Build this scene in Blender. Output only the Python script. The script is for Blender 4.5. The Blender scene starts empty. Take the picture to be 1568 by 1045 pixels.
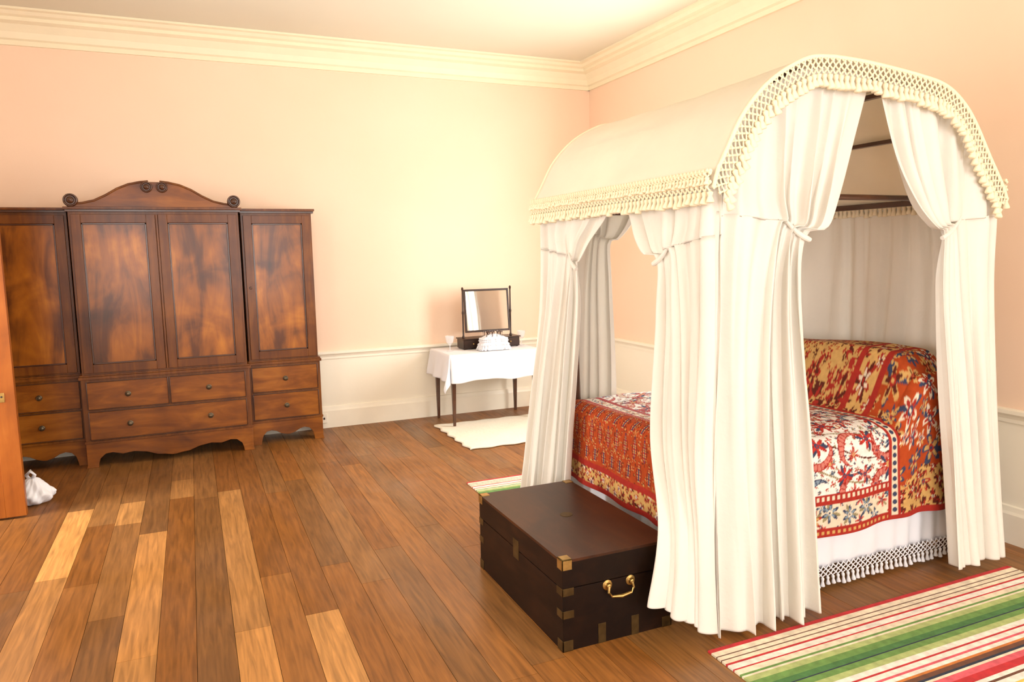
import bpy, math, random
import numpy as np
from mathutils import Vector, Matrix
random.seed(4); rng=np.random.RandomState(7)
scene=bpy.context.scene
V=Vector
# ------------------------------------------------------------------ mesh builder
class MB:
    def __init__(s): s.v=[];s.f=[];s.m=[];s.c=[]
    def add(s,vs,fs,m=0,c=(1,1,1)):
        o=len(s.v); s.v+= [tuple(p) for p in vs]
        for f in fs: s.f.append([i+o for i in f]); s.m.append(m); s.c.append(c)
    def box(s,x0,x1,y0,y1,z0,z1,m=0,c=(1,1,1)):
        vs=[(x0,y0,z0),(x1,y0,z0),(x1,y1,z0),(x0,y1,z0),(x0,y0,z1),(x1,y0,z1),(x1,y1,z1),(x0,y1,z1)]
        s.add(vs,[(0,3,2,1),(4,5,6,7),(0,1,5,4),(1,2,6,5),(2,3,7,6),(3,0,4,7)],m,c)
    def taper(s,cx,cy,z0,z1,r0,r1,m=0):
        vs=[(cx+a*r,cy+b*r,z) for z,r in((z0,r0),(z1,r1)) for a,b in((-1,-1),(1,-1),(1,1),(-1,1))]
        s.add(vs,[(0,3,2,1),(4,5,6,7),(0,1,5,4),(1,2,6,5),(2,3,7,6),(3,0,4,7)],m)
    def lathe(s,prof,o,axis='Z',seg=20,m=0):
        o=V(o); vs=[];n=len(prof)
        for r,h in prof:
            for k in range(seg):
                a=2*math.pi*k/seg; ca,sa=r*math.cos(a),r*math.sin(a)
                p={'Z':V((ca,sa,h)),'Y':V((ca,-h,sa)),'X':V((-h,ca,sa))}[axis]
                vs.append(o+p)
        fs=[]
        for i in range(n-1):
            for k in range(seg):
                a=i*seg+k;b=i*seg+(k+1)%seg
                fs.append((a,b,b+seg,a+seg))
        fs.append(tuple(range(seg))[::-1]); fs.append(tuple((n-1)*seg+k for k in range(seg)))
        s.add(vs,fs,m)
    def tube(s,pts,r,seg=6,m=0):
        pts=[V(p) for p in pts]; vs=[];n=len(pts)
        rs=r if isinstance(r,(list,tuple)) else [r]*n
        for i,p in enumerate(pts):
            t=(pts[min(i+1,n-1)]-pts[max(i-1,0)]).normalized()
            up=V((0,0,1)) if abs(t.z)<.9 else V((0,1,0))
            a=t.cross(up).normalized(); b=t.cross(a)
            for k in range(seg):
                an=2*math.pi*k/seg
                vs.append(p+(a*math.cos(an)+b*math.sin(an))*rs[i])
        fs=[]
        for i in range(n-1):
            for k in range(seg):
                q=i*seg+k;w=i*seg+(k+1)%seg
                fs.append((q,w,w+seg,q+seg))
        fs.append(tuple(range(seg))[::-1]); fs.append(tuple((n-1)*seg+k for k in range(seg)))
        s.add(vs,fs,m)
    def grid(s,fn,nu,nv,m=0):
        vs=[fn(i/nu,j/nv) for j in range(nv+1) for i in range(nu+1)]
        fs=[(j*(nu+1)+i,j*(nu+1)+i+1,(j+1)*(nu+1)+i+1,(j+1)*(nu+1)+i) for j in range(nv) for i in range(nu)]
        s.add(vs,fs,m)
    def prism(s,poly,plane,a,b,m=0):
        n=len(poly)
        P=(lambda p,t:(p[0],t,p[1])) if plane=='XZ' else (lambda p,t:(t,p[0],p[1]))
        vs=[P(p,a) for p in poly]+[P(p,b) for p in poly]
        fs=[(i,(i+1)%n,(i+1)%n+n,i+n) for i in range(n)]
        fs.append(tuple(range(n))[::-1]); fs.append(tuple(range(n,2*n)))
        s.add(vs,fs,m)
    def obj(s,name,mats,smooth=True,parent=None,bevel=0,angle=35,color=False,solid=0):
        me=bpy.data.meshes.new(name); me.from_pydata(s.v,[],s.f)
        for mt in mats: me.materials.append(mt)
        me.polygons.foreach_set('material_index',s.m)
        if color:
            at=me.color_attributes.new('Col','FLOAT_COLOR','CORNER')
            arr=[]
            for f,c in zip(s.f,s.c): arr+= [c[0],c[1],c[2],1]*len(f)
            at.data.foreach_set('color',arr)
        me.update()
        if smooth:
            me.shade_smooth(); me.set_sharp_from_angle(angle=math.radians(angle))
        ob=bpy.data.objects.new(name,me); scene.collection.objects.link(ob)
        if parent: ob.parent=parent
        if solid:
            sm=ob.modifiers.new('s','SOLIDIFY'); sm.thickness=solid; sm.offset=0
        if bevel:
            bm=ob.modifiers.new('b','BEVEL'); bm.width=bevel; bm.segments=2; bm.limit_method='ANGLE'; bm.angle_limit=math.radians(40)
        return ob
def empty(name,loc=(0,0,0)):
    e=bpy.data.objects.new(name,None); scene.collection.objects.link(e); return e
# ------------------------------------------------------------------ materials
def newmat(name):
    m=bpy.data.materials.new(name); m.use_nodes=True
    nt=m.node_tree; b=nt.nodes['Principled BSDF']; return m,nt,b
def ramp(nt,stops,fac):
    r=nt.nodes.new('ShaderNodeValToRGB'); e=r.color_ramp.elements
    while len(e)<len(stops): e.new(.5)
    for i,(p,c) in enumerate(stops): e[i].position=p; e[i].color=(*c,1)
    nt.links.new(fac,r.inputs[0]); return r.outputs[0]
def coords(nt,scale=(1,1,1)):
    tc=nt.nodes.new('ShaderNodeTexCoord'); mp=nt.nodes.new('ShaderNodeMapping')
    mp.inputs['Scale'].default_value=scale; nt.links.new(tc.outputs['Object'],mp.inputs[0]); return mp.outputs[0]
def noise(nt,vec,scale,detail=4,dist=0,rough=.5):
    n=nt.nodes.new('ShaderNodeTexNoise'); n.inputs['Scale'].default_value=scale; n.inputs['Detail'].default_value=detail
    n.inputs['Distortion'].default_value=dist; n.inputs['Roughness'].default_value=rough
    nt.links.new(vec,n.inputs['Vector']); return n.outputs['Fac']
def bump(nt,b,h,strength,dist=.01):
    bp=nt.nodes.new('ShaderNodeBump'); bp.inputs['Strength'].default_value=strength; bp.inputs['Distance'].default_value=dist
    nt.links.new(h,bp.inputs['Height']); nt.links.new(bp.outputs[0],b.inputs['Normal'])
def plain(name,col,rough=.5,metal=0,coat=0,var=.08,vs=8,bs=0,bd=.002,bscale=60):
    m,nt,b=newmat(name); v=coords(nt)
    f=noise(nt,v,vs,3)
    lo=tuple(max(0,c*(1-var)) for c in col); hi=tuple(min(1,c*(1+var)) for c in col)
    nt.links.new(ramp(nt,[(.3,lo),(.7,hi)],f),b.inputs['Base Color'])
    b.inputs['Roughness'].default_value=rough; b.inputs['Metallic'].default_value=metal; b.inputs['Coat Weight'].default_value=coat
    if bs: bump(nt,b,noise(nt,v,bscale,3),bs,bd)
    return m
def wood(name,stops,scale,rough=.3,coat=.3,sc=3,dist=2.5,coat_r=.15,spec=.5):
    m,nt,b=newmat(name); v=coords(nt,scale)
    f=noise(nt,v,sc,8,dist,.6); v2=coords(nt); f2=noise(nt,v2,2.2,3,1.0)
    mx=nt.nodes.new('ShaderNodeMath'); mx.operation='MULTIPLY_ADD'; mx.inputs[1].default_value=.5
    m2=nt.nodes.new('ShaderNodeMath'); m2.operation='MULTIPLY'; m2.inputs[1].default_value=.5
    nt.links.new(f2,m2.inputs[0]); nt.links.new(f,mx.inputs[0]); nt.links.new(m2.outputs[0],mx.inputs[2])
    nt.links.new(ramp(nt,stops,mx.outputs[0]),b.inputs['Base Color'])
    b.inputs['Roughness'].default_value=rough; b.inputs['Coat Weight'].default_value=coat; b.inputs['Coat Roughness'].default_value=coat_r
    b.inputs['Specular IOR Level'].default_value=spec
    bump(nt,b,f,.08,.002)
    return m
def cloth(name,col,trans=.25,bs=.15,rough=.9):
    m,nt,b=newmat(name); v=coords(nt)
    f=noise(nt,v,5,3)
    lo=tuple(c*.96 for c in col)
    cr=ramp(nt,[(.3,lo),(.7,col)],f)
    nt.links.new(cr,b.inputs['Base Color']); b.inputs['Roughness'].default_value=rough
    b.inputs['Specular IOR Level'].default_value=.1
    bump(nt,b,noise(nt,v,35,5),bs,.01)
    if trans<=0: return m
    tr=nt.nodes.new('ShaderNodeBsdfTranslucent'); nt.links.new(cr,tr.inputs['Color'])
    mix=nt.nodes.new('ShaderNodeMixShader'); mix.inputs[0].default_value=trans
    out=nt.nodes['Material Output']
    nt.links.new(b.outputs[0],mix.inputs[1]); nt.links.new(tr.outputs[0],mix.inputs[2]); nt.links.new(mix.outputs[0],out.inputs[0])
    return m
def colattr(name,rough=.8,grain=None,coat=0,bs=0,bscale=80,mulr=(.75,1.15)):
    m,nt,b=newmat(name)
    a=nt.nodes.new('ShaderNodeAttribute'); a.attribute_name='Col'
    v=coords(nt,grain or (1,1,1)); f=noise(nt,v,6 if grain else 30,6,.6 if grain else 0)
    lo=(mulr[0],)*3; hi=(mulr[1],)*3
    r=ramp(nt,[(.3,lo),(.72,hi)],f)
    mx=nt.nodes.new('ShaderNodeMix'); mx.data_type='RGBA'; mx.blend_type='MULTIPLY'; mx.inputs[0].default_value=1
    nt.links.new(a.outputs['Color'],mx.inputs[6]); nt.links.new(r,mx.inputs[7]); nt.links.new(mx.outputs[2],b.inputs['Base Color'])
    b.inputs['Roughness'].default_value=rough; b.inputs['Coat Weight'].default_value=coat; b.inputs['Coat Roughness'].default_value=.3
    if bs: bump(nt,b,noise(nt,coords(nt),bscale,3),bs,.004)
    return m,nt,b

CREAM=(.92,.86,.71)
def wallmat():
    m,nt,b=newmat('wall_paint')
    g=nt.nodes.new('ShaderNodeNewGeometry'); sp=nt.nodes.new('ShaderNodeSeparateXYZ'); nt.links.new(g.outputs['Position'],sp.inputs[0])
    mt=nt.nodes.new('ShaderNodeMath'); mt.operation='GREATER_THAN'; mt.inputs[1].default_value=.69; nt.links.new(sp.outputs['Z'],mt.inputs[0])
    f=noise(nt,coords(nt),1.3,4)
    c1=ramp(nt,[(.3,(.885,.645,.47)),(.7,(.905,.675,.505))],f)
    mx=nt.nodes.new('ShaderNodeMix'); mx.data_type='RGBA'; nt.links.new(mt.outputs[0],mx.inputs[0])
    mx.inputs[6].default_value=(*CREAM,1); nt.links.new(c1,mx.inputs[7]); nt.links.new(mx.outputs[2],b.inputs['Base Color'])
    b.inputs['Roughness'].default_value=.7
    bump(nt,b,noise(nt,coords(nt),14,4),.12,.01)
    return m
M_wall=wallmat()
M_trim=plain('trim_paint',(.89,.80,.58),.45,var=.02)
M_base=plain('dado_paint',(.92,.86,.71),.4,var=.02)
M_ceil=plain('ceiling_paint',(.72,.68,.54),.8,var=.03,vs=1)
M_mah=wood('mahogany_flame',[(.30,(.026,.007,.0012)),(.44,(.11,.029,.0025)),(.55,(.31,.092,.006)),(.70,(.62,.22,.015))],(2.0,1,.45),.30,.10,2.6,1.3,spec=.4)
M_mahd=wood('mahogany_frame',[(.3,(.05,.012,.0015)),(.5,(.13,.036,.0035)),(.7,(.25,.080,.008))],(6,2,.6),.34,.08,3,1,spec=.3)
M_mahh=wood('mahogany_drawer',[(.3,(.065,.016,.0015)),(.5,(.19,.052,.004)),(.7,(.38,.125,.011))],(.7,2,4),.34,.08,3,1,spec=.3)
M_dark=wood('dark_wood',[(.3,(.03,.010,.004)),(.55,(.07,.022,.008)),(.75,(.13,.045,.015))],(1,1,3),.3,.2,4,1)
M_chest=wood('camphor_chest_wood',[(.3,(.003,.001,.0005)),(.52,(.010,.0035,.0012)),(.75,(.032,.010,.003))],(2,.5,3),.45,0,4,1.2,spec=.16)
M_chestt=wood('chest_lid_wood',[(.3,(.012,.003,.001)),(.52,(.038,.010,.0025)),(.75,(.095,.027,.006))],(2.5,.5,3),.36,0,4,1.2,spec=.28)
M_brass=plain('brass',(.50,.32,.10),.38,1,var=.25,vs=20)
M_brassd=plain('aged_brass',(.10,.06,.02),.5,.9,var=.3,vs=20)
M_knob=plain('dark_brass',(.10,.075,.045),.35,.8)
M_black=plain('ebonised',(.02,.015,.012),.35)
M_cloth=cloth('curtain_cotton',(.91,.87,.785),.2,.25)
M_canopy=cloth('canopy_cotton',(.95,.88,.73),.3,.12)
M_fringe=cloth('fringe_cotton',(.93,.80,.57),0,.3)
M_tcloth=cloth('table_linen',(.88,.88,.91),.08,.08)
M_sheet=cloth('sheet_cotton',(.88,.89,.94),.08,.1)
M_door=wood('pine_door',[(.3,(.16,.035,.003)),(.5,(.28,.070,.006)),(.7,(.38,.11,.012))],(5,2,.5),.4,.05,3,1,spec=.3)
M_gap=plain('floor_gap',(.03,.015,.008),.9)
M_wrug=cloth('white_rug_wool',(.88,.80,.65),0,.8)
def glass():
    m,nt,b=newmat('clear_glass'); b.inputs['Alpha'].default_value=.22; b.inputs['Roughness'].default_value=.05
    b.inputs['Base Color'].default_value=(.85,.88,.92,1); return m
M_glass=glass()
def mirrorm():
    m,nt,b=newmat('mirror_glass'); b.inputs['Metallic'].default_value=1; b.inputs['Roughness'].default_value=.03
    b.inputs['Base Color'].default_value=(.9,.92,.92,1); return m
M_mirror=mirrorm()
# ------------------------------------------------------------------ room
XL,XR,YF,YB,H=-1.95,3.97,-1.6,7.0,3.52
T=.2
mb=MB()
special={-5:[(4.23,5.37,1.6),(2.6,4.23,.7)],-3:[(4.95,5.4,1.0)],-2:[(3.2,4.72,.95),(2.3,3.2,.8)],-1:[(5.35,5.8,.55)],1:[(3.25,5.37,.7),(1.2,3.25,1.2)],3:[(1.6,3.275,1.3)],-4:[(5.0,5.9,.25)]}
pitch=.15
k0=int(math.floor(XL/pitch))-1
for k in range(k0,29):
    xa=max(XL,(k-.5)*pitch+.0010); xb=min(XR,(k+.5)*pitch-.0010)
    if xb-xa<.02: continue
    segs=[]
    sp=sorted(special.get(k,[]))
    y=YF
    def fill(a,b):
        while a<b-.01:
            l=random.uniform(1.3,3.4); e=min(b,a+l)
            if b-e<.5:e=b
            segs.append((a,e,random.choice([0,.04,.08,.12,.16,-.04,-.09,-.13]) )); a=e
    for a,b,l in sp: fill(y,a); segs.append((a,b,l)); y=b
    fill(y,YB)
    for a,b,l in segs:
        base=np.array((.235,.083,.014)) if random.random()<.65 else np.array((.208,.086,.021))
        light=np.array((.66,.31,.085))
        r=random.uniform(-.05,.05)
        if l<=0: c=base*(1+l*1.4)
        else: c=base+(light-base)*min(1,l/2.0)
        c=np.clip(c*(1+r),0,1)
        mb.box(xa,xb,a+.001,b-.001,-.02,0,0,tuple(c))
mb.box(XL,XR,YF,YB,-.05,-.006,1)
M_floor,nt_,b_=colattr('floor_boards',.40,grain=(9,.6,1),coat=0,mulr=(.62,1.28))
b_.inputs['Specular IOR Level'].default_value=.40
f_=noise(nt_,coords(nt_,(1.5,.7,1)),1.6,6,.5); r_=ramp(nt_,[(.35,(.32,.32,.32)),(.65,(.62,.62,.62))],f_); nt_.links.new(r_,b_.inputs['Roughness'])
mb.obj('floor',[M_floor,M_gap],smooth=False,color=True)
mb=MB(); mb.box(XL-T,XR+T,YF-T,YB+T,H,H+.1); mb.obj('ceiling',[M_ceil],False)
mb=MB(); mb.box(XL-T,XR+T,YB,YB+T,-.05,H); mb.obj('wall_back',[M_wall],False)
def wall(name,axis,c0,c1,a0,a1,ops):
    mb=MB(); ops=sorted(ops); cur=a0
    def bx(p,q,z0,z1):
        if q-p<.001 or z1-z0<.001: return
        if axis=='X': mb.box(p,q,c0,c1,z0,z1)
        else: mb.box(c0,c1,p,q,z0,z1)
    for p,q,z0,z1 in ops:
        bx(cur,p,-.05,H); bx(p,q,-.05,z0); bx(p,q,z1,H); cur=q
    bx(cur,a1,-.05,H)
    return mb.obj(name,[M_wall],False)
WR=[(4.3,5.5,.85,2.55)]
WF=[(-1.5,-.4,.8,2.9),(.5,1.7,.8,2.9),(2.4,3.5,.8,2.9)]
WL_added=(1.2,2.4,.8,2.9)  # left-wall opening, out of view, added to brighten the canopy's foot slope
DL=(4.48,5.37,0,2.15)
wall('wall_right','Y',XR,XR+T,YF,YB,WR)
wall('wall_front','X',YF-T,YF,XL-T,XR+T,WF)
wall('wall_left','Y',XL-T,XL,YF,YB,[WL_added,DL])
def window(n,axis,c,p,q,z0,z1):
    mb=MB(); w=.05
    def bx(a,b,za,zb,d=.02):
        if axis=='X': mb.box(a,b,c-d,c+d,za,zb)
        else: mb.box(c-d,c+d,a,b,za,zb)
    bx(p,p+w,z0,z1,.03);bx(q-w,q,z0,z1,.03);bx(p+w,q-w,z0,z0+w,.03);bx(p+w,q-w,z1-w,z1,.03)
    zm=(z0+z1)/2; bx(p+w,q-w,zm-.025,zm+.025,.025)
    for i in (1,2): 
        x=p+w+(q-p-2*w)*i/3; bx(x-.01,x+.01,z0+w,z1-w,.012)
    for zz in ((z0+zm)/2,(z1+zm)/2): bx(p+w,q-w,zz-.01,zz+.01,.012)
    mb.obj('window_%d'%n,[M_base],False)
window(1,'X',YF-.1,*WF[0]);window(2,'X',YF-.1,*WF[1]);window(3,'X',YF-.1,*WF[2]);window(4,'Y',XR+.1,*WR[0]);window(5,'Y',XL-.1,*WL_added)  # the last, in the left wall, is an added frame out of view
prof=[(0,3.29),(.022,3.29),(.022,3.325),(.045,3.335),(.06,3.38),(.10,3.43),(.145,3.445),(.145,3.47),(.18,3.48),(.20,3.50),(.235,3.505),(.235,3.52),(0,3.52)]
mb=MB(); mb.prism([(YB-d,z) for d,z in prof],'YZ',XL,XR); mb.obj('trim_1',[M_trim],False)
mb=MB(); mb.prism([(XR-d,z) for d,z in prof],'XZ',YF,YB); mb.obj('trim_2',[M_trim],False)
mb=MB(); mb.prism([(XL+d,z) for d,z in prof],'XZ',YF,YB); mb.obj('trim_3',[M_trim],False)
mb=MB(); mb.prism([(YF+d,z) for d,z in prof],'YZ',XL,XR); mb.obj('trim_4',[M_trim],False)
rail=[(0,.655),(.012,.655),(.012,.675),(.02,.69),(.035,.705),(.035,.725),(.02,.73),(0,.73)]
mb=MB(); mb.prism([(YB-d,z) for d,z in rail],'YZ',XL,XR); mb.obj('trim_5',[M_base],False)
mb=MB(); mb.prism([(XR-d,z) for d,z in rail],'XZ',YF,YB); mb.obj('trim_6',[M_base],False)
bs=[(0,0),(.025,0),(.025,.16),(.018,.175),(.012,.20),(0,.205)]
mb=MB(); mb.prism([(YB-d,z) for d,z in bs],'YZ',XL,XR); mb.obj('baseboard_back',[M_base],False)
mb=MB(); mb.prism([(XR-d,z) for d,z in bs],'XZ',YF,YB); mb.obj('baseboard_right',[M_base],False)
mb=MB(); mb.prism([(XL+d,z) for d,z in bs],'XZ',YF,4.40); mb.prism([(XL+d,z) for d,z in bs],'XZ',5.47,YB); mb.obj('baseboard_left',[M_base],False)
mb=MB(); mb.box(1.04,1.10,6.965,6.975,.05,.14,0); mb.box(1.062,1.078,6.960,6.966,.085,.105,1); mb.obj('wall_socket',[M_base,M_black],bevel=.002)
# ------------------------------------------------------------------ door
mb=MB(); x0,x1,y0,y1=-1.93,-1.05,5.38,5.425
mb.box(x0,x1,y0+.012,y1-.012,.015,2.1,0)
for s0,s1 in((y0,y0+.014),(y1-.014,y1)):
    for a,b in((x0,x0+.11),(x1-.11,x1)): mb.box(a,b,s0,s1,.015,2.1,0)
    mb.box((x0+x1)/2-.05,(x0+x1)/2+.05,s0,s1,.015,2.1,0)
    for a,b in((.015,.24),(.70,.92),(1.99,2.1)): mb.box(x0+.11,x1-.11,s0,s1,a,b,0)
for a,b in((x0+.14,(x0+x1)/2-.08),((x0+x1)/2+.08,x1-.14)):
    for c,d in((.27,.67),(.95,1.96)): mb.box(a,b,y0+.005,y0+.013,c,d,0)
mb.box(x1-.085,x1-.055,y0-.003,y0,.75,.81,1)
mb.lathe([(.006,0),(.006,.004),(.002,.005)],(x1-.070,y0-.003,.785),'Y',12,2)
mb.lathe([(.008,0),(.008,.03),(.024,.04),(.03,.055),(.02,.07),(.002,.073)],(x1-.16,y0-.001,.80),'Y',16,1)
mb.obj('door_1',[M_door,M_brass,M_black],bevel=.004)
# ------------------------------------------------------------------ wardrobe
mb=MB()
secs=[(-1.43,-.83,6.60),(-.83,.40,6.47),(.40,1.0,6.60)]
def raised(x0,x1,z0,z1,y,st=.065,m=1):
    mb.box(x0,x1,y-.008,y+.01,z0,z1,m)
    for a,b,c,d in((x0,x0+st,z0,z1),(x1-st,x1,z0,z1),(x0+st,x1-st,z0,z0+st),(x0+st,x1-st,z1-st,z1)):
        mb.box(a,b,y-.022,y-.006,c,d,0)
    g=.012; i=st
    for a,b,c,d in((x0+i,x0+i+g,z0+i,z1-i),(x1-i-g,x1-i,z0+i,z1-i),(x0+i,x1-i,z0+i,z0+i+g),(x0+i,x1-i,z1-i-g,z1-i)):
        mb.box(a,b,y-.016,y-.007,c,d,4)
def knob(x,y,z,r=.019):
    mb.lathe([(r*1.15,0),(r*1.15,.004),(r*.45,.007),(r*.45,.016),(r,.022),(r*.95,.03),(r*.4,.035)],(x,y,z),'Y',16,3)
for si,(a,b,y) in enumerate(secs):
    mb.box(a+.012,b-.012,y+.01,6.96,.73,2.0,0)
    mb.box(a,b,y,6.96,.20,.70,0)
    mb.box(a-.012,b+.012,y-.018,6.96,.70,.722,0); mb.box(a-.004,b+.004,y-.008,6.96,.722,.735,0)
    mb.box(a-.006,b+.006,y-.006,6.97,1.985,2.003,4); mb.box(a-.014,b+.014,y-.018,6.97,2.003,2.022,0)
    mb.box(a-.006,b+.006,y-.008,6.96,.195,.213,0)
    w=b-a
    half=[(0,.2),(0,.03),(-.008,0),(.075,0),(.078,.03),(.09,.07),(.13,.105),(.18,.11),(.215,.10),(.25,.09)]
    if si==1: half+= [(.33,.10),(.42,.085),(.50,.055),(.55,.05),(.60,.04)]
    else: half=[(0,.2),(0,.03),(-.008,0),(.075,0),(.078,.03),(.09,.075),(.12,.11),(.16,.12),(.20,.11),(.24,.085),(.29,.07)]
    poly=[(a+p,z) for p,z in half]+[(b-p,z) for p,z in half[::-1]]
    mb.prism(poly,'XZ',y,y+.025,2)
    for e0 in((a,a+.025),(b-.025,b)):
        mb.prism([(y+.02,.2),(y+.02,0),(y+.10,0),(y+.11,.06),(y+.18,.11),(6.78,.12),(6.88,.06),(6.9,0),(6.96,0),(6.96,.2)],'YZ',e0[0],e0[1],2)
yc=6.48; yw=6.61
raised(-.80,-.225,.75,1.965,yc); raised(-.205,.37,.75,1.965,yc)
raised(-1.40,-.86,.75,1.965,yw); raised(.43,.97,.75,1.965,yw)
mb.box(-.222,-.208,yc-.026,yc,.75,1.965,0)
def drawer(x0,x1,z0,z1,y,ks):
    mb.box(x0,x1,y-.012,y+.01,z0,z1,2)
    for a,b,c,d in((x0-.005,x0,z0-.005,z1+.005),(x1,x1+.005,z0-.005,z1+.005),(x0,x1,z0-.005,z0),(x0,x1,z1,z1+.005)): mb.box(a,b,y-.016,y+.01,c,d,4)
    for kx in ks: knob(kx,y-.012,(z0+z1)/2)
Y=6.47
drawer(-.79,-.225,.465,.675,Y,[-.51]); drawer(-.205,.36,.465,.675,Y,[.08]); drawer(-.79,.36,.225,.44,Y,[-.51,.08])
Y=6.60
for x0,x1 in((-1.40,-.86),(.43,.97)):
    drawer(x0,x1,.465,.675,Y,[(x0+x1)/2]); drawer(x0,x1,.225,.44,Y,[(x0+x1)/2])
for x,z in((.44,1.36),(-.84,1.36)): mb.lathe([(.012,0),(.012,.006),(.004,.008)],(x+.02,yw-.02,z),'Y',12,4)
c=-.215; prf=[(.60,0),(.58,.018),(.50,.026),(.42,.045),(.34,.085),(.26,.135),(.18,.170),(.10,.188),(.04,.195)]
poly=[(c-d,2.02+h) for d,h in prf]+[(c+d,2.02+h) for d,h in prf[::-1]]
mb.prism(poly,'XZ',6.47,6.50,2)
for sgn in(-1,1):
    mb.tube([(c+sgn*d,6.475,2.024+h) for d,h in prf],.010,8,0)
def ros(x,z,r,y=6.455):
    mb.lathe([(r,-.035),(r,.0),(r*.9,.010),(r*.78,.010),(r*.7,.002),(r*.5,.002),(r*.42,.014),(r*.2,.02),(.001,.022)],(x,y,z),'Y',24,4)
ros(c-.055,2.175,.042);ros(c+.055,2.175,.042);ros(-.79,2.070,.050);ros(.36,2.070,.050)
mb.obj('breakfront_wardrobe',[M_mahd,M_mah,M_mahh,M_knob,M_dark],bevel=.003)
# ------------------------------------------------------------------ chest
mb=MB(); x0,x1,y0,y1,z1=1.28,1.80,2.50,3.42,.385
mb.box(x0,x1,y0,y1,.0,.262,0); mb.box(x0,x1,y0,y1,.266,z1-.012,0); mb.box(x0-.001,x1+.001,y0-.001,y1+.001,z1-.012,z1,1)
mb.box(x0+.01,x1-.01,y0+.01,y1-.01,.25,.28,0)
def bcorner(x,y,z,sx,sy,sz,l=.055,t=.0025):
    X=sorted((x-sx*t,x+sx*l));Yv=sorted((y-sy*t,y+sy*l));Z=sorted((z-sz*t,z+sz*l))
    mb.box(X[0],X[1],Yv[0],Yv[1],*sorted((z-sz*t,z+sz*t)),2)
    mb.box(X[0],X[1],*sorted((y-sy*t,y+sy*t)),Z[0],Z[1],2 if sz<0 else 3)
    mb.box(*sorted((x-sx*t,x+sx*t)),Yv[0],Yv[1],Z[0],Z[1],2 if sz<0 else 3)
for xx,sx in((x0,1),(x1,-1)):
    for yy,sy in((y0,1),(y1,-1)):
        bcorner(xx,yy,z1,sx,sy,-1,.042); bcorner(xx,yy,0,sx,sy,1,.045)
        for zc in(.25,.155):
            a,b=sorted((xx-sx*.002,xx+sx*.05)); c,d=sorted((yy-sy*.002,yy+sy*.002)); mb.box(a,b,c,d,zc-.016,zc+.016,3)
            a,b=sorted((xx-sx*.002,xx+sx*.002)); c,d=sorted((yy-sy*.002,yy+sy*.05)); mb.box(a,b,c,d,zc-.016,zc+.016,3)
for xx in(x0+.18,x0+.34): mb.box(xx-.018,xx+.018,y0-.002,y0+.01,.0,.085,3)
mb.box(x0-.002,x0+.01,2.93,2.99,.22,.31,3)
mb.lathe([(.03,0),(.03,.0015),(.001,.0016)],((x0+x1)/2,2.96,z1),'Z',20,3)
hx=(x0+x1)/2; hz=.215
for s in(-1,1):
    mb.lathe([(.022,0),(.022,.004),(.012,.007),(.010,.02),(.006,.022)],(hx+s*.055,y0,hz+.03),'Y',16,2)
mb.tube([(hx-.055,y0-.018,hz+.03),(hx-.06,y0-.022,hz+.005),(hx-.045,y0-.025,hz-.012),(hx,y0-.026,hz-.018),(hx+.045,y0-.025,hz-.012),(hx+.06,y0-.022,hz+.005),(hx+.055,y0-.018,hz+.03)],[.006,.006,.006,.008,.006,.006,.006],8,2)
mb.obj('blanket_chest',[M_chest,M_chestt,M_brass,M_brassd],bevel=.003)
# ------------------------------------------------------------------ bed
bed=empty('canopy_bed')
PR=[(1.862,1.84),(1.882,1.91),(1.925,1.99),(2.005,2.13),(2.135,2.26),(2.30,2.350),(2.42,2.372),(2.60,2.370),(2.80,2.355),(2.98,2.335),(3.12,2.310),(3.23,2.255),(3.33,2.165),(3.455,2.0),(3.55,1.88),(3.585,1.82)]
def cat(pts,t):
    n=len(pts)-1; x=min(max(t,0),1)*n; i=min(int(x),n-1); f=x-i
    p0=pts[max(i-1,0)];p1=pts[i];p2=pts[i+1];p3=pts[min(i+2,n)]
    return p1*1.0+ (p2-p0)*(.5*f)+(p0*2-p1*5+p2*4-p3)*(.5*f*f)+(p1*3-p0-p2*3+p3)*(.5*f**3)
PV=[V((x,0,z)) for x,z in PR]
samp=[cat(PV,i/300) for i in range(301)]
cum=[0]
for i in range(300): cum.append(cum[-1]+(samp[i+1]-samp[i]).length)
def arc(t):
    L=t*cum[-1]; i=int(np.searchsorted(cum,L)); i=min(max(i,1),300)
    f=(L-cum[i-1])/(cum[i]-cum[i-1]+1e-9); return samp[i-1].lerp(samp[i],f)
sx_=[p.x for p in samp]; sz_=[p.z for p in samp]
def archz(x): return float(np.interp(x,sx_,sz_))
BX0,BX1,BY0,BY1=2.045,3.56,2.53,3.80
mb=MB()
pp=[(.028,0),(.034,.02),(.030,.07),(.040,.09),(.042,.12),(.042,.50),(.036,.52),(.026,.56),(.033,.62),(.034,.72),(.026,1.0),(.020,1.4),(.016,1.80),(.014,1.84)]
for x in(BX0,BX1):
    for y in(BY0,BY1): mb.lathe(pp,(x,y,0),'Z',20)
for y in(BY0,BY1):
    mb.box(BX0,BX1,y-.02,y+.02,.32,.46); mb.tube([(BX0,y,1.83),(BX1,y,1.83)],.014,8)
for y in(2.42,3.88):
    mb.tube([(arc(t).x,y,arc(t).z-.035) for t in np.linspace(.03,.97,50)],.012,8)
for x in(BX0,BX1):
    mb.box(x-.02,x+.02,BY0,BY1,.32,.46)
    mb.box(x-.015,x+.015,2.42,3.88,1.815,1.845)
for t in(.2,.36,.62,.80):
    p=arc(t); mb.box(p.x-.018,p.x+.018,2.42,3.88,p.z-.05,p.z-.03)
mb.box(BX1-.02,BX1+.02,BY0,BY1,.46,1.0)
mb.obj('bed_frame',[M_dark],parent=bed,bevel=.003)
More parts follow.
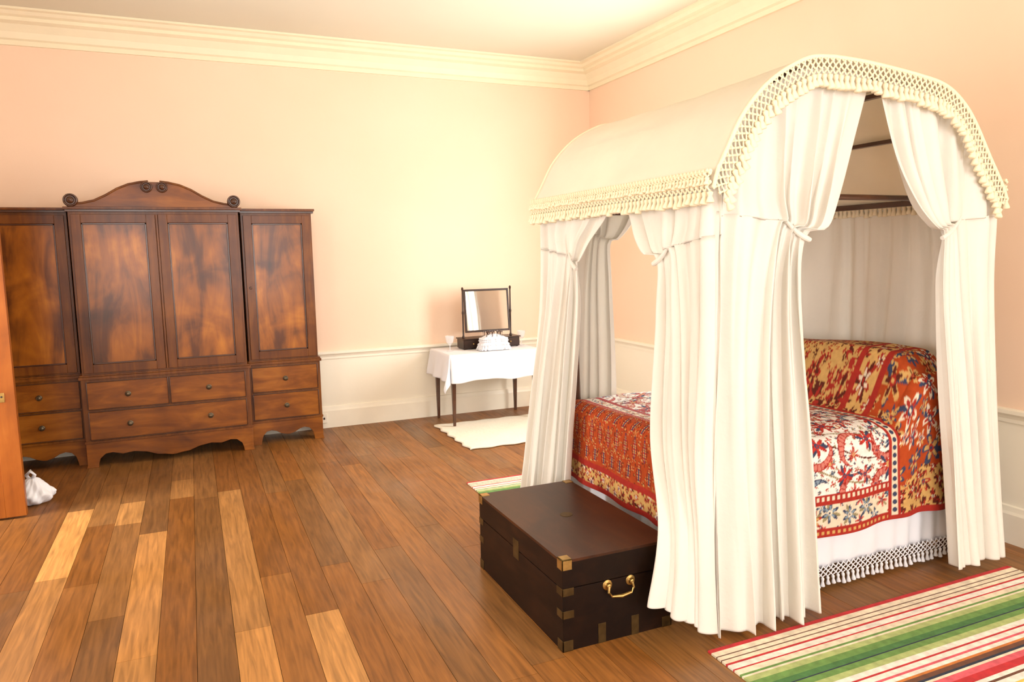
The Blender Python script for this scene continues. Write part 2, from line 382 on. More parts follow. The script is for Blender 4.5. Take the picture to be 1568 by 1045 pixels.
# canopy
CY0,CY1=2.335,3.955
mb=MB()
def can(u,v):
    p=arc(u); y=CY0+(CY1-CY0)*v
    sag=.016*math.sin(v*math.pi)*math.sin(math.pi*u)+.003*math.sin(u*50+3*math.sin(v*4))*math.sin(math.pi*v)+.003*math.sin(v*30+u*6)*math.sin(math.pi*v)*(1-abs(2*u-1))
    return V((p.x,y,p.z-sag))
mb.grid(can,160,60)
mb.obj('canopy_cover',[M_canopy],parent=bed,angle=180,solid=.004)
def tassel(mb,p,d,L,r):
    d=d.normalized(); mb.tube([p,p+d*L*.12,p+d*L*.3,p+d*L*.42,p+d*L*.9,p+d*L],[r*.4,r*.95,r*.8,r*.6,r*1.25,r*1.1],6)
def net(mb,path,hang,cell,rows,rh,r,tl,tr,out):
    N=60; L=sum((path((i+1)/N)-path(i/N)).length for i in range(N)); n=max(2,int(L/cell))
    def node(i,k):
        t=(i+(.5 if k%2 else 0))/n; t=min(max(t,0),1)
        return path(t)+hang(t)*(k*rh)+out*(.004*(k%2)+.002)
    for i in range(n+1):
        for k in range(rows):
            a=node(i,k)
            if k%2==0:
                for j in(i,i-1):
                    if 0<=j<n: mb.tube([a,node(j,k+1)],r,4)
            elif i<n:
                for j in(i,i+1): mb.tube([a,node(j,k+1)],r,4)
            if i<n or k%2==0: mb.lathe([(r*.5,-r*2),(r*2,0),(r*.5,r*2)],node(i,k),'Z',5)
    for i in range(n+(0 if rows%2 else 1)):
        t=min((i+(.5 if rows%2 else 0))/n,1)
        q=node(i,rows); d=(hang(t)+V((random.uniform(-.25,.25),random.uniform(-.12,.12),-1.2))+out*.25)
        tassel(mb,q,d,tl*random.uniform(.85,1.15),tr)
def inward(t):
    a=arc(max(t-.01,0)); b=arc(min(t+.01,1)); g=(b-a).normalized(); n=V((g.z,0,-g.x)); 
    return (n*.8+V((0,0,-.35))).normalized()
mb=MB()
for y,o in((CY0-.010,V((0,-1,0))),(CY1+.010,V((0,1,0)))):
    net(mb,lambda t:V((arc(t).x,y,arc(t).z)),inward,.032,4,.017,.0038,.056,.0140,o)
    mb.tube([V((arc(t).x,y,arc(t).z)) for t in np.linspace(0,1,80)],.009,6)
for x,o in((PR[0][0]-.008,V((-1,0,0))),(PR[-1][0]+.008,V((1,0,0)))):
    zz=PR[0][1]+.055
    net(mb,lambda t:V((x,CY0+(CY1-CY0)*t,zz)),lambda t:V((0,0,-1)),.030,4,.017,.0042,.052,.0140,o)
    net(mb,lambda t:V((x+.006*o.x,CY0+.01+(CY1-CY0-.02)*t,zz+.01)),lambda t:V((0,0,-1)),.023,2,.012,.004,.030,.011,o)
    mb.tube([(x,CY0,zz+.008),(x,CY1,zz+.008)],.009,6)
mb.obj('canopy_fringe',[M_fringe],parent=bed,angle=80)
# curtains
def curtain(name,rows,n,nf,nu=180,nv=120,seed=0,mat=None):
    r=random.Random(seed); ph=[r.uniform(0,6.28) for _ in range(8)]
    pos=[k[0] for k in rows]
    def A_(k,u): return k[2](u) if callable(k[2]) else k[2]
    def fn(u,v):
        x=v; i=0
        while i<len(pos)-2 and x>pos[i+1]: i+=1
        f=(x-pos[i])/(pos[i+1]-pos[i]); 
        P=[rows[min(max(j,0),len(rows)-1)] for j in(i-1,i,i+1,i+2)]
        a,b,c_,d=[k[1](u) for k in P]
        q=b+(c_-a)*(.5*f)+(a*2-b*5+c_*4-d)*(.5*f*f)+(b*3-a-c_*3+d)*(.5*f**3)
        fs=f*f*(3-2*f)
        am=A_(P[1],u)*(1-fs)+A_(P[2],u)*fs
        w=u+.045*math.sin(u*8.5+ph[0])+.02*math.sin(u*17+ph[1]+v*2.0)+.010*math.sin(v*6+ph[6]+u*3)
        t1=2*math.pi*nf*w+ph[2]
        s=math.sin(t1); s=math.copysign(abs(s)**.8,s)*(.65+.35*math.sin(2*math.pi*nf*.41*w+ph[3]))
        s+=.25*math.sin(2.3*t1+ph[4]+v*2.5)*(.5+.5*math.sin(v*9+ph[7]))+.45*math.sin(2*math.pi*nf*.38*w+ph[5]+v*.8)
        q=q+n*(am*s)
        lat=V((-n.y,n.x,0)); q=q+lat*(am*.4*math.cos(t1))
        return q
    mb=MB(); mb.grid(fn,nu,nv)
    return mb.obj(name,[mat or M_cloth],parent=bed,angle=180,solid=.002)
def gath(o,i,u,frac=.36,part=.66):
    if u<frac: k=part*u/frac
    else: k=part+(1-part)*(u-frac)/(1-frac)
    return o+(i-o)*k
def L(a,b,p=1,g=0): 
    a=V(a);b=V(b); return lambda u:a.lerp(b,(u**p)*(1-g)+gath(0,1,u)*g)
def tam(lo,hi): return lambda u: hi+(lo-hi)*min(1,max(0,(u-.15)/.35))
def sidep(name,y,n,xo_t,xi_t,r1,r2,tie,low,seed,tz=1.65,nf=6):
    def top(u): x=xo_t+(xi_t-xo_t)*u; return V((x,y,archz(x)-.035))
    def tzu(u): return tz+.08*(1-u)**1.5
    def mid(fr,xo,xi,off,g):
        def gg(u):
            zt=top(u).z; z=zt+(tzu(u)-zt)*fr
            x=(xo+(xi-xo)*u)*(1-g)+gath(xo,xi,u)*g
            return V((x,y,z))+n*(off*u*u)
        return gg
    def tieg(u): return V((gath(tie[0],tie[1],u),y,tzu(u)))+n*(.022*max(0,u-.3))
    rows=[(0,top,.014),(.13,mid(.45,*r1,.004,.1),.030),(.215,mid(.78,*r2,.035,.35),tam(.036,.034)),(.262,mid(.95,r2[0]*.3+tie[0]*.7,r2[1]*.5+tie[1]*.5,.055,.8),tam(.027,.034)),(.29,tieg,tam(.014,.034))]
    for i,(v,z,xo,xi,yy,am) in enumerate(low): rows.append((v,L((xo,yy,z),(xi,yy,z),.85,.55 if i==0 else .15 if i==1 else 0),am))
    return curtain(name,rows,n,nf,seed=seed)
ny=V((0,-1,0)); py=V((0,1,0))
yn=2.375
sidep('curtain_side_near_foot',yn,ny,1.915,2.73,(1.91,2.64),(1.90,2.54),(1.89,2.375),[(.38,1.40,1.89,2.38,yn,.034),(.62,.85,1.885,2.43,yn-.02,.044),(1,.03,1.86,2.45,yn-.09,.054)],1,nf=7)
sidep('curtain_side_near_head',yn,ny,3.54,2.75,(3.555,2.85),(3.57,2.96),(3.585,3.20),[(.38,1.40,3.59,3.21,yn,.030),(.62,.85,3.61,3.25,yn-.02,.036),(1,.05,3.65,3.30,yn-.08,.044)],2,nf=6)
yf=3.93
sidep('curtain_side_far_foot',yf,py,1.915,2.70,(1.91,2.64),(1.90,2.56),(1.90,2.38),[(.38,1.40,1.92,2.38,yf,.024),(.62,.85,1.94,2.41,yf,.030),(1,.03,1.94,2.42,yf,.034)],3,nf=5)
sidep('curtain_side_far_head',yf,py,3.54,2.75,(3.555,2.93),(3.57,3.06),(3.585,3.30),[(.38,1.40,3.60,3.32,yf,.022),(.62,.85,3.60,3.32,yf,.028),(1,.05,3.60,3.32,yf,.03)],4,nf=5)
xf=1.905; nx=V((-1,0,0))
def footp(name,yo,yi,r1,r2,tie,tz,low,seed,nf=6):
    def row(a,b,z0,g,off,dz=0): return lambda u:V((xf-off*u*u,(a+(b-a)*u)*(1-g)+gath(a,b,u)*g,z0+dz*(1-u)**1.5))
    rows=[(0,row(yo,yi,1.86,0,0),.010),(.07,row(yo,r1,1.76,.1,.0,.02),.018),(.13,row(yo,r2,1.66,.35,.02,.05),tam(.024,.022)),(.165,row(yo,r2*.45+tie*.55,tz+.03,.8,.035,.07),tam(.019,.022)),(.19,row(yo,tie,tz,1,.012,.08),tam(.011,.022))]
    for i,(v,o,i_,am) in enumerate(low): rows.append((v,L(o,i_,.85,.55 if i==0 else .15 if i==1 else 0),am))
    return curtain(name,rows,nx,nf,seed=seed)
footp('curtain_foot_near',2.335,3.06,2.99,2.90,2.74,1.56,[(.29,(xf,2.33,1.30),(xf,2.74,1.30),.026),(.55,(xf-.02,2.32,.80),(xf-.05,2.70,.80),.030),(.78,(1.86,2.29,.42),(1.73,2.47,.45),.022),(1,(1.86,2.27,.05),(1.64,2.40,.17),.028)],5)
footp('curtain_foot_far',3.93,3.12,3.22,3.33,3.48,1.53,[(.29,(xf,3.95,1.28),(xf,3.50,1.28),.028),(.6,(xf-.06,3.96,.75),(xf-.03,3.52,.75),.034),(1,(1.76,3.97,.06),(1.83,3.55,.06),.038)],6)
rows=[(0,L((3.61,2.44,1.84),(3.61,3.86,1.84)),.012),(.5,L((3.63,2.42,1.2),(3.63,3.88,1.2)),.018),(1,L((3.63,2.42,.30),(3.63,3.88,.30)),.022)]
curtain('curtain_head',rows,V((-1,0,0)),9,seed=9,nu=200,nv=30)
mb=MB()
for a,b in(((2.385,yn-.022,1.635),(2.24,yn-.012,1.735)),((3.19,yn-.022,1.635),(3.33,yn-.012,1.735)),((xf-.026,2.755,1.545),(xf-.014,2.65,1.63)),((xf-.026,3.465,1.515),(xf-.014,3.57,1.60))):
    a=V(a);b=V(b)
    pts=[a.lerp(b,t)+V((0,0,-.014*math.sin(math.pi*t))) for t in np.linspace(0,1,10)]
    mb.tube(pts,[.010,.012,.012,.012,.011,.010,.009,.008,.007,.005],10)
mb.obj('curtain_tiebacks',[M_cloth],parent=bed)
mb=MB(); mb.box(2.07,3.52,2.56,3.76,.40,.70); mb.obj('mattress',[M_sheet],parent=bed,bevel=.04)
mb=MB()
def skirt(u,v):
    A=[(1.985,3.84),(1.985,2.475)]
    l1=1.365;l2=1.56; s=u*(l1+l2)
    if s<l1: x,y=A[0][0],A[0][1]-s; n=V((-1,0,0))
    else: x,y=A[1][0]+(s-l1),A[1][1]; n=V((0,-1,0))
    w=.006*math.sin(s*55+2*math.sin(s*7))*(.2+v)+.004*math.sin(s*23)
    return V((x,y,.45-.345*v))+n*w
mb.grid(skirt,500,12); mb.obj('bed_skirt',[M_sheet],parent=bed,angle=180,solid=.002)
mb=MB()
net(mb,lambda t:V((1.99+1.54*t,2.465,.115)),lambda t:V((0,0,-1)),.032,4,.013,.0028,.045,.009,V((0,-1,0)))
net(mb,lambda t:V((1.978,2.48+1.35*t,.115)),lambda t:V((0,0,-1)),.032,4,.013,.0028,.045,.009,V((-1,0,0)))
mb.obj('skirt_fringe',[M_tcloth],parent=bed,angle=80)
# quilt
QX0,QX1,QY0,QY1=2.035,3.57,2.515,3.785
R=.075; hem=.285; HA=.47; HB=.51
step=.005
A=np.arange(-HA,QX1-QX0+1e-6,step); B=np.arange(-HB,(QY1-QY0)+HB+1e-6,step)
na,nb=len(A),len(B)
GA,GB=np.meshgrid(A,B,indexing='ij')
da=np.maximum(-GA,0); W=QY1-QY0
db=np.maximum(np.maximum(-GB,GB-W),0); sgn=np.where(GB<W/2,-1,1)
d=np.maximum(da,db)*.85+.15*np.hypot(da,db)
arcl=R*math.pi/2
ang=np.minimum(d/R,math.pi/2)
out=R*np.sin(ang)+np.maximum(d-arcl,0)*.05
down=R*(1-np.cos(ang))+np.maximum(d-arcl,0)
tot=R+(HB-arcl)
cx=np.maximum(GA,0)+QX0; cy=np.clip(GB,0,W)+QY0
phi=np.arctan2(db,da+1e-9)
X=cx-out*np.cos(phi)*(d>0); Yq=cy+sgn*out*np.sin(phi)*(d>0)
def sm(e0,e1,x): t=np.clip((x-e0)/(e1-e0),0,1); return t*t*(3-2*t)
xs=cx
top=.755+.31*sm(3.06,3.28,xs)*(1-.35*sm(3.44,3.57,xs))
top+= .012*np.sin(GB*5)*sm(3.1,3.3,xs)+.006*np.sin(GA*9+GB*4)*(d<=0)
endr=np.clip(1-np.minimum(np.clip(GB,0,W),W-np.clip(GB,0,W))/.10,0,1)
top-= .07*endr**2*sm(3.06,3.28,xs)
top-= .02*endr**2
Z=top-(top-hem)*np.minimum(down/tot,1.1)
Z+=.010*np.sin(GA*6+1)*np.minimum(down/tot,1)
wr=(np.maximum(d-arcl,0)/.4)
wob=.011*np.sin(GA*20+1.5*np.sin(GA*5))*wr*(db>=da)+.011*np.sin(GB*22+2*np.sin(GB*4))*wr*(da>db)
X+= -wob*(da>db); Yq+= sgn*wob*(db>=da)
RED=np.array((.34,.022,.014));RUST=np.array((.38,.050,.009));NAVY=np.array((.035,.045,.09));IV=np.array((.72,.60,.44));GOLD=np.array((.56,.32,.10));PINK=np.array((.55,.17,.13));BLUE=np.array((.20,.27,.33));DK=np.array((.09,.015,.008));WHT=np.array((.82,.77,.70));OLV=np.array((.27,.22,.11))
def hsh(ix,iy,s):
    v=np.sin(ix*127.1+iy*311.7+s*74.7)*43758.5453; return v-np.floor(v)
def setc(C,mask,col): C[mask]=col
def flowers(C,zone,A_,B_,cell,pal,seed,dens=.9,size=.46,npet=6,stretch=1,leaf=(NAVY,BLUE)):
    for oi in(0,1):
        a=A_/cell+.5*oi; b=B_/(cell*stretch)+.5*oi*1.0
        ix=np.floor(a);iy=np.floor(b)
        h1=hsh(ix,iy,seed+oi*5);h2=hsh(ix,iy,seed+1+oi*5);h3=hsh(ix,iy,seed+2+oi*5);h4=hsh(ix,iy,seed+3+oi*5)
        u=a-ix-.5-(h1-.5)*.25; v=(b-iy-.5-(h2-.5)*.25)
        r=np.hypot(u,v); th=np.arctan2(v,u)+h3*6.28
        n=np.where(h4>.5,npet,npet-1)
        sz=size*(.75+.35*h3)*(.62 if oi else 1)
        pr=sz*(.62+.38*np.cos(n*th))
        on=zone&(h4<dens)
        idx=(h1*len(pal)).astype(int)%len(pal)
        lf=sz*1.15*np.abs(np.cos(1.5*th+1))**8
        setc(C,on&(r<lf)&(r>sz*.3),leaf[oi])
        for k,(c1,c2,c3) in enumerate(pal):
            mk=on&(idx==k)
            setc(C,mk&(r<pr),c1); setc(C,mk&(r<pr*.68),c2); setc(C,mk&(r<sz*.24),c3); setc(C,mk&(r<sz*.11),c1)
C=np.zeros(GA.shape+(3,)); 
Dn=GB+HB; Df=GA+HA
white=np.ones(GA.shape,bool)
C[:]=WHT
for kk,(fr,am_,phs) in enumerate(((9,.05,0),(7,.06,2.1))):
    vine=np.abs(((GB+am_*np.sin(GA*fr+phs)+kk*.1)%.24)-.12)<.0045
    setc(C,vine,OLV if kk else DK)
def sprays(zone,cell,seed,cols):
    a=GA/cell; b=GB/cell; ix=np.floor(a);iy=np.floor(b)
    h1=hsh(ix,iy,seed);h2=hsh(ix,iy,seed+1)
    u=a-ix-.5; v=b-iy-.5; t=h1*6.28
    uu=u*np.cos(t)+v*np.sin(t); vv=-u*np.sin(t)+v*np.cos(t)
    r1=np.hypot(uu,vv); r2=np.hypot(uu-.13,vv)
    m=zone&(r1<.42)&(r2>.36)
    edge=np.abs(np.sin(np.arctan2(vv,uu)*9))>.35
    idx=(h2*len(cols)).astype(int)
    for k,(c1,c2) in enumerate(cols):
        setc(C,m&(idx==k),c1); setc(C,m&(idx==k)&edge&(r1<.39)&(r2>.38),c2)
sprays(white,.21,77,[(RED,PINK),(NAVY,BLUE),(RED,IV),(RED,PINK)])
flowers(C,white,GA,GB,.15,[(RED,PINK,NAVY),(PINK,RED,GOLD),(RED,RED*1.4,NAVY),(BLUE,NAVY,RED)],1,size=.40,dens=.8,npet=7,leaf=(NAVY,RED))
flowers(C,white&(np.abs(C-WHT).sum(-1)<.01),GA+.04,GB+.03,.052,[(RED,RED,IV),(OLV,OLV,PINK),(NAVY,BLUE,GOLD),(RED,PINK,RED),(NAVY,NAVY,PINK)],21,size=.33,dens=.75,npet=5,leaf=(OLV,RED))
foot=(Df<.60)
setc(C,foot&(Df>=.5),IV); flowers(C,foot&(Df>=.505)&(Df<.57),Df-.5,GB,.068,[(RED,GOLD,NAVY),(NAVY,IV,RED)],3,dens=1,size=.42)
setc(C,foot&((Df<.505)|(Df>.57)),RED)
rz=foot&(Df<.49)&(Df>.14); setc(C,rz,RUST)
cyc=(GB/.085); cu=cyc-np.floor(cyc)-.5; rowi=np.floor((Df-.14)/.115); cv=(Df-.14)/.115-rowi
cu2=((cyc+.5*(rowi%2))%1)-.5
wd=.30*np.sin(np.clip(cv,0,1)*math.pi)**.7*(1.15-cv*.7)
setc(C,rz&(np.abs(cu2)<wd),DK); setc(C,rz&(np.abs(cu2)<wd*.72),RED*1.15); setc(C,rz&(np.abs(cu2)<wd*.62)&(((cv*9)%1)<.35),GOLD); setc(C,rz&(np.abs(cu2)<wd*.16),NAVY)
flowers(C,rz&(np.abs(cu2)>wd),Df,GB,.045,[(GOLD,RUST,DK),(DK,RUST,GOLD),(GOLD,RED,RUST)],4,size=.34,npet=5,dens=.75,leaf=(DK,DK))
setc(C,foot&(Df<=.14),RED); fb=foot&(Df>.03)&(Df<.11); setc(C,fb,GOLD); flowers(C,fb,Df,GB,.08,[(RED,IV,NAVY),(RED,DK,GOLD)],6,dens=1,size=.45,leaf=(DK,RED))
nb_=(Dn<.205)&(Df>.14); setc(C,nb_,RED); n2=nb_&(Dn>.045)&(Dn<.155); setc(C,n2,IV); flowers(C,n2,GA,Dn-.045,.11,[(NAVY,BLUE,IV),(PINK,RED,NAVY),(RED,GOLD,NAVY)],7,dens=1,size=.44,leaf=(OLV,NAVY))
dots=nb_&(Dn>.16)&(np.hypot(((GA/.03)%1)-.5,((Dn-.16)/.045)%1-.5)<.25); setc(C,dots,IV)
dots=nb_&(Dn<.04)&(np.hypot(((GA/.03)%1)-.5,(Dn/.04)%1-.5)<.22); setc(C,dots,GOLD)
bo=(cx>3.01); setc(C,bo&(Dn>.0),GOLD)
flowers(C,bo,GA,GB,.14,[(RED,GOLD,RED),(DK,RED,GOLD),(RED,DK,GOLD)],11,size=.54,npet=6,leaf=(DK,RED))
flowers(C,bo&(np.abs(C-GOLD).sum(-1)<.01),GA+.04,GB+.03,.050,[(RED,RED,GOLD),(DK,DK,GOLD)],31,size=.40,dens=.85,npet=5,leaf=(DK,RED))
b1=bo&(cx<3.08); setc(C,b1,RED); bc=np.abs(cx-3.045)<.016; setc(C,b1&bc,IV); setc(C,b1&bc&(np.hypot(((GB/.04)%1)-.5,(cx-3.045)/.04)<.33),NAVY)
b2=bo&(GB>.12)&(GB<.31)&(cx>3.08); setc(C,b2,RED); b3=b2&(GB>.155)&(GB<.275); setc(C,b3,GOLD*1.1); flowers(C,b3,GA,GB-.155,.12,[(RED,IV,DK),(DK,RED,IV)],13,dens=1,size=.45,leaf=(DK,RED))
b4=bo&(GB<=.12)&(cx>3.08); setc(C,b4,RUST); flowers(C,b4,GA,GB,.12,[(IV,RED,NAVY),(NAVY,GOLD,RED),(GOLD,DK,RED)],14,size=.50,leaf=(NAVY,GOLD))
b5=bo&(Dn<.17)&(cx>3.08); setc(C,b5,GOLD); flowers(C,b5,GA,GB,.09,[(RED,GOLD,NAVY),(DK,RED,IV)],15,size=.5,leaf=(DK,RED)); setc(C,bo&(Dn<.025),RED)
verts=np.stack([X,Yq,Z],-1).reshape(-1,3)
ii,jj=np.meshgrid(np.arange(na-1),np.arange(nb-1),indexing='ij')
q=(ii*nb+jj).ravel(); faces=np.stack([q,q+nb,q+nb+1,q+1],-1)
me=bpy.data.meshes.new('quilt'); me.from_pydata(verts.tolist(),[],faces.tolist())
at=me.color_attributes.new('Col','FLOAT_COLOR','POINT')
cc=np.concatenate([C.reshape(-1,3),np.ones((na*nb,1))],1).astype(np.float32); at.data.foreach_set('color',cc.ravel())
me.shade_smooth()
M_quilt,_,bq=colattr('printed_cotton_quilt',.85,bs=.5,bscale=30,mulr=(.85,1.1)); bq.inputs['Specular IOR Level'].default_value=.15
me.materials.append(M_quilt); qo=bpy.data.objects.new('quilt',me); scene.collection.objects.link(qo); qo.parent=bed
# ------------------------------------------------------------------ rugs
M_rug,_,_=colattr('woven_rug',.95,bs=.4,bscale=150)
def rug(name,x0,x1,y0,y1,rep):
    cols={'r':(.50,.02,.025),'c':(.80,.70,.52),'b':(.13,.05,.025),'y':(.72,.48,.09),'g':(.13,.27,.06),'G':(.055,.17,.045),'n':(.015,.025,.05),'l':(.40,.48,.17),'w':(.83,.79,.70),'o':(.58,.18,.03),'p':(.68,.10,.13)}
    seq=[('r',.022),('c',.03),('b',.006),('c',.022),('b',.006),('c',.022),('r',.012),('w',.03),('r',.008),('c',.03),('g',.012),('c',.01),('l',.03),('g',.035),('G',.03),('n',.006),('g',.03),('l',.03),('w',.028),('r',.01),('w',.026),('p',.012),('w',.02),('o',.012),('b',.022),('n',.012),('c',.012),('p',.03),('r',.035),('w',.02),('b',.012),('w',.03),('y',.012),('w',.02),('l',.03),('g',.03),('G',.03),('w',.03)]
    mb=MB(); y=y1; i=0
    while y>y0+.001:
        c,w=seq[i%len(seq)]; e=max(y0,y-w)
        mb.box(x0,x1,e,y,.001,.009,0,cols[c]); y=e;i+=1
    mb.obj(name,[M_rug],smooth=False,color=True)
rug('striped_rug',1.80,3.64,1.25,2.25,1)
rug('striped_rug.001',1.69,3.4,4.02,4.76,1)
mb=MB()
def wr_(u,v):
    return V((2.02+1.35*u+.012*math.sin(v*31),5.58+.97*v+.010*math.sin(u*37),.010+.003*math.sin(u*23)*math.sin(v*19)))
mb.grid(wr_,60,40); mb.obj('white_rug',[M_wrug],angle=180,solid=.010)
# ------------------------------------------------------------------ table
mb=MB(); tx0,tx1,ty0,ty1,tz=2.13,3.04,6.36,6.92,.69
mb.box(tx0,tx1,ty0,ty1,tz-.025,tz,0)
mb.box(tx0+.03,tx1-.03,ty0+.03,ty1-.03,tz-.13,tz-.025,0)
for x in(tx0+.04,tx1-.04):
    for y in(ty0+.04,ty1-.04): mb.taper(x,y,.018 if y<6.5 else 0,tz-.025,.012,.024,0)
table=mb.obj('dressing_table',[M_dark],bevel=.003)
mb=MB(); dr=.265; cw=tx1-tx0+.006; cd=ty1-ty0+.006
def tcl(u,v):
    a=-dr+u*(cw+2*dr); b=-dr+v*(cd+dr+.0)
    da=max(-a,a-cw,0); db=max(-b,0)
    sa=-1 if a<cw/2 else 1
    cx=tx0-.003+min(max(a,0),cw); cy=ty0-.003+min(max(b,0),cd)
    d=math.hypot(da,db); r=.012
    if d<=0: return V((cx,cy,tz+.003))
    ag=min(d/r,math.pi/2); o=r*math.sin(ag)+max(0,d-r*1.57)*.14; dn=r*(1-math.cos(ag))+max(0,d-r*1.57)*.97
    ph=math.atan2(db,da)
    w=.014*(d/dr)*math.sin((a if db>da else b)*24)+ (.035*(d/dr)*math.cos(4*(ph-math.pi/4)) if da>0 and db>0 else .0)
    o+=w; dn+=.010*(d/dr)*math.sin(a*11+1)
    return V((cx+sa*o*math.cos(ph),cy-o*math.sin(ph),tz+.003-dn))
mb.grid(tcl,120,90); mb.obj('tablecloth',[M_tcloth],angle=180,solid=.002)
ZT=tz+.005
mb=MB(); mx0,mx1=2.36,2.95; my=6.72
mb.box(mx0,mx1,my-.09,my+.09,ZT+.008,ZT+.095,0); mb.box(mx0-.01,mx1+.01,my-.10,my+.10,ZT+.095,ZT+.105,0)
for x in(mx0+.02,mx1-.02):
    for y in(my-.075,my+.075): mb.lathe([(.012,0),(.014,.008)],(x,y,ZT),'Z',10,0)
for a,b in((mx0+.012,mx0+.19),(mx0+.20,mx1-.20),(mx1-.19,mx1-.012)):
    mb.box(a,b,my-.096,my-.088,ZT+.018,ZT+.088,0); mb.lathe([(.006,0),(.008,.01),(.003,.014)],((a+b)/2,my-.096,ZT+.053),'Y',10,2)
for x in(mx0+.035,mx1-.055):
    mb.lathe([(.016,.105),(.012,.12),(.008,.13),(.008,.33),(.012,.35),(.008,.37),(.007,.56),(.010,.575),(.012,.585),(.004,.60)],(x,my,ZT),'Z',12,0)
fx0,fx1,fz0,fz1=mx0+.05,mx1-.07,ZT+.155,ZT+.575; tl=.10
def tilt(mbv,start):
    for i in range(start,len(mbv.v)):
        x,y,z=mbv.v[i]; c_=(fz0+fz1)/2; dz=z-c_; dy=y-my
        mbv.v[i]=(x,my+dy*math.cos(tl)+dz*math.sin(tl)*1,c_+dz*math.cos(tl)-dy*math.sin(tl))
s0=len(mb.v); w=.018
for a,b,c_,d_ in((fx0,fx0+w,fz0,fz1),(fx1-w,fx1,fz0,fz1),(fx0+w,fx1-w,fz0,fz0+w),(fx0+w,fx1-w,fz1-w,fz1)): mb.box(a,b,my-.012,my+.012,c_,d_,0)
mb.box(fx0+w,fx1-w,my-.006,my+.008,fz0+w,fz1-w,1); tilt(mb,s0)
M_chestm=wood('mirror_frame_wood',[(.3,(.012,.005,.003)),(.55,(.03,.011,.005)),(.75,(.07,.025,.009))],(1,1,3),.35,.1,4,1,spec=.3)
mb.obj('toilet_mirror',[M_chestm,M_mirror,M_brass],bevel=.002)
mb=MB()
def cush(u,v):
    a=u*2*math.pi; e=.45
    f=lambda t:math.copysign(abs(t)**e,t)
    if v<.7:
        k=v/.7; rr=1.12-.20*k; z=.006+.100*k; ruf=.09*math.sin(a*20)*(1-k)**.6+.03*math.sin(a*20+k*5)
    else:
        k=(v-.7)/.3; rr=.92*(1-k)+.0001; z=.106+.050*math.sin(k*math.pi/2)+.008*math.sin(a*9)*(1-k); ruf=0.03*math.sin(a*20)*(1-k)
    return V((2.62+.135*f(math.cos(a))*(rr+ruf),6.50+.072*f(math.sin(a))*(rr+ruf),ZT+z))
mb.grid(cush,192,40)
for j,zz in enumerate((.02,.055,.09,.108)):
    for i in range(40):
        p=cush(i/40,.0 if j==0 else .7*(zz-.006)/.103); mb.lathe([(.002,-.010),(.012,0),(.002,.010)],(p.x,p.y,ZT+zz),'Z',6)
for i in range(40):
    x=2.53+.18*random.random(); y=6.45+.09*random.random()
    mb.lathe([(.002,-.03),(.002,.010),(.007,.016),(.002,.026)],(x,y,ZT+.158),'Z',6,1)
mb.obj('lace_pincushion',[M_tcloth,M_dark],angle=70)
for nm,x,y in(('glass_goblet',2.22,6.62),('glass_goblet.001',3.0,6.70)):
    mb=MB(); mb.lathe([(.034,0),(.034,.003),(.006,.008),(.005,.05),(.012,.06),(.034,.085),(.042,.13),(.044,.145),(.041,.145),(.038,.13),(.030,.09),(.003,.066)],(x,y,ZT),'Z',20)
    mb.obj(nm,[M_glass],angle=60)
mb=MB()
def ds(u,v):
    a=u*2*math.pi;p=(v-.5)*math.pi
    b=1+.10*math.sin(a*7+p*3)+.06*math.sin(a*17-p*6)
    z=.07+.07*math.sin(p)+(.04*max(0,math.sin(p))**3)
    r=.12*max(0,math.cos(p))**.7*b*(1-.35*max(0,math.sin(p)))
    return V((-1.06+r*math.cos(a),5.68+r*math.sin(a)*.9,max(.001,z)))
mb.grid(ds,60,40); mb.tube([(-1.06,5.68,.16),(-1.04,5.66,.20),(-1.06,5.66,.23),(-1.09,5.68,.20),(-1.07,5.69,.16)],.012,8)
mb.obj('fabric_doorstop',[M_tcloth],angle=180)
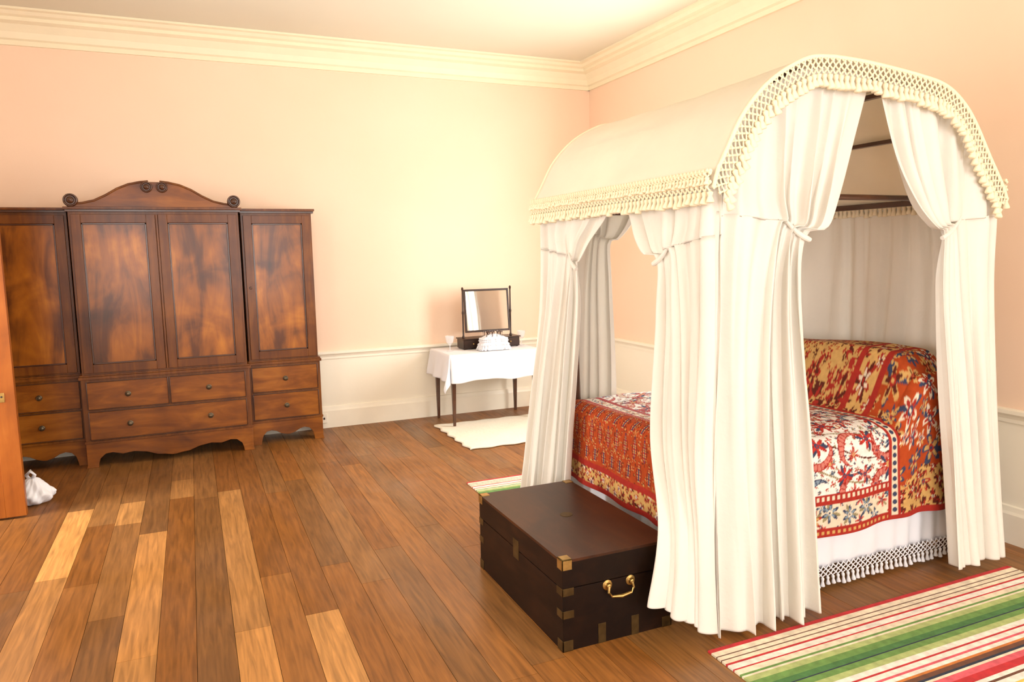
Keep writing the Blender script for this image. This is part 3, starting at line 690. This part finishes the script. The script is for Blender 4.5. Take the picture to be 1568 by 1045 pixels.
# ------------------------------------------------------------------ lights
def area(name,loc,rot,sx,sy,pw,col):
    l=bpy.data.lights.new(name,'AREA'); l.shape='RECTANGLE'; l.size=sx;l.size_y=sy;l.energy=pw;l.color=col
    o=bpy.data.objects.new(name,l); o.location=loc;o.rotation_euler=rot; scene.collection.objects.link(o)
for i,(a,b,z0,z1) in enumerate(WF):
    area('daylight_front_%d'%(i+1),((a+b)/2,YF-.25,(z0+z1)/2),(math.radians(90),0,0),b-a,z1-z0,(76,76,100)[i],(1,.97,.94))
a,b,z0,z1=WR[0]
area('daylight_right',(XR+.25,(a+b)/2,(z0+z1)/2),(0,math.radians(90),0),z1-z0,b-a,150,(1,.98,.96))
a,b,z0,z1=WL_added
area('added_fill_left',(XL-.25,(a+b)/2,(z0+z1)/2),(0,math.radians(-90),0),z1-z0,b-a,72,(1,.95,.87))  # added lamp behind the left opening, lifts the bed's foot side
area('daylight_doorway',(XL-.45,4.92,1.3),(0,math.radians(-90),0),1.8,.8,95,(1,.97,.93))
w=bpy.data.worlds.new('sky'); scene.world=w; w.use_nodes=True
w.node_tree.nodes['Background'].inputs[0].default_value=(.85,.92,1,1); w.node_tree.nodes['Background'].inputs[1].default_value=1.0
# ------------------------------------------------------------------ camera
cam=bpy.data.cameras.new('camera'); co=bpy.data.objects.new('camera',cam); scene.collection.objects.link(co)
cam.sensor_width=36; cam.lens=25.9; cam.clip_start=.05
Xc=V((.9167,-.0647,.3944)).normalized(); Yc=V((-.3992,-.0994,.9115)); Yc=(Yc-Xc*Yc.dot(Xc)).normalized(); Zc=Xc.cross(Yc)
right=V((Xc.x,Yc.x,Zc.x)); downv=V((Xc.y,Yc.y,Zc.y)); fwd=V((Xc.z,Yc.z,Zc.z))
Mx=Matrix((right,-downv,-fwd)).transposed().to_4x4(); Mx.translation=V((0,0,1.6)); co.matrix_world=Mx
scene.camera=co
scene.view_settings.view_transform='Standard'; scene.view_settings.look='None'; scene.view_settings.exposure=0.12; scene.view_settings.gamma=1.06
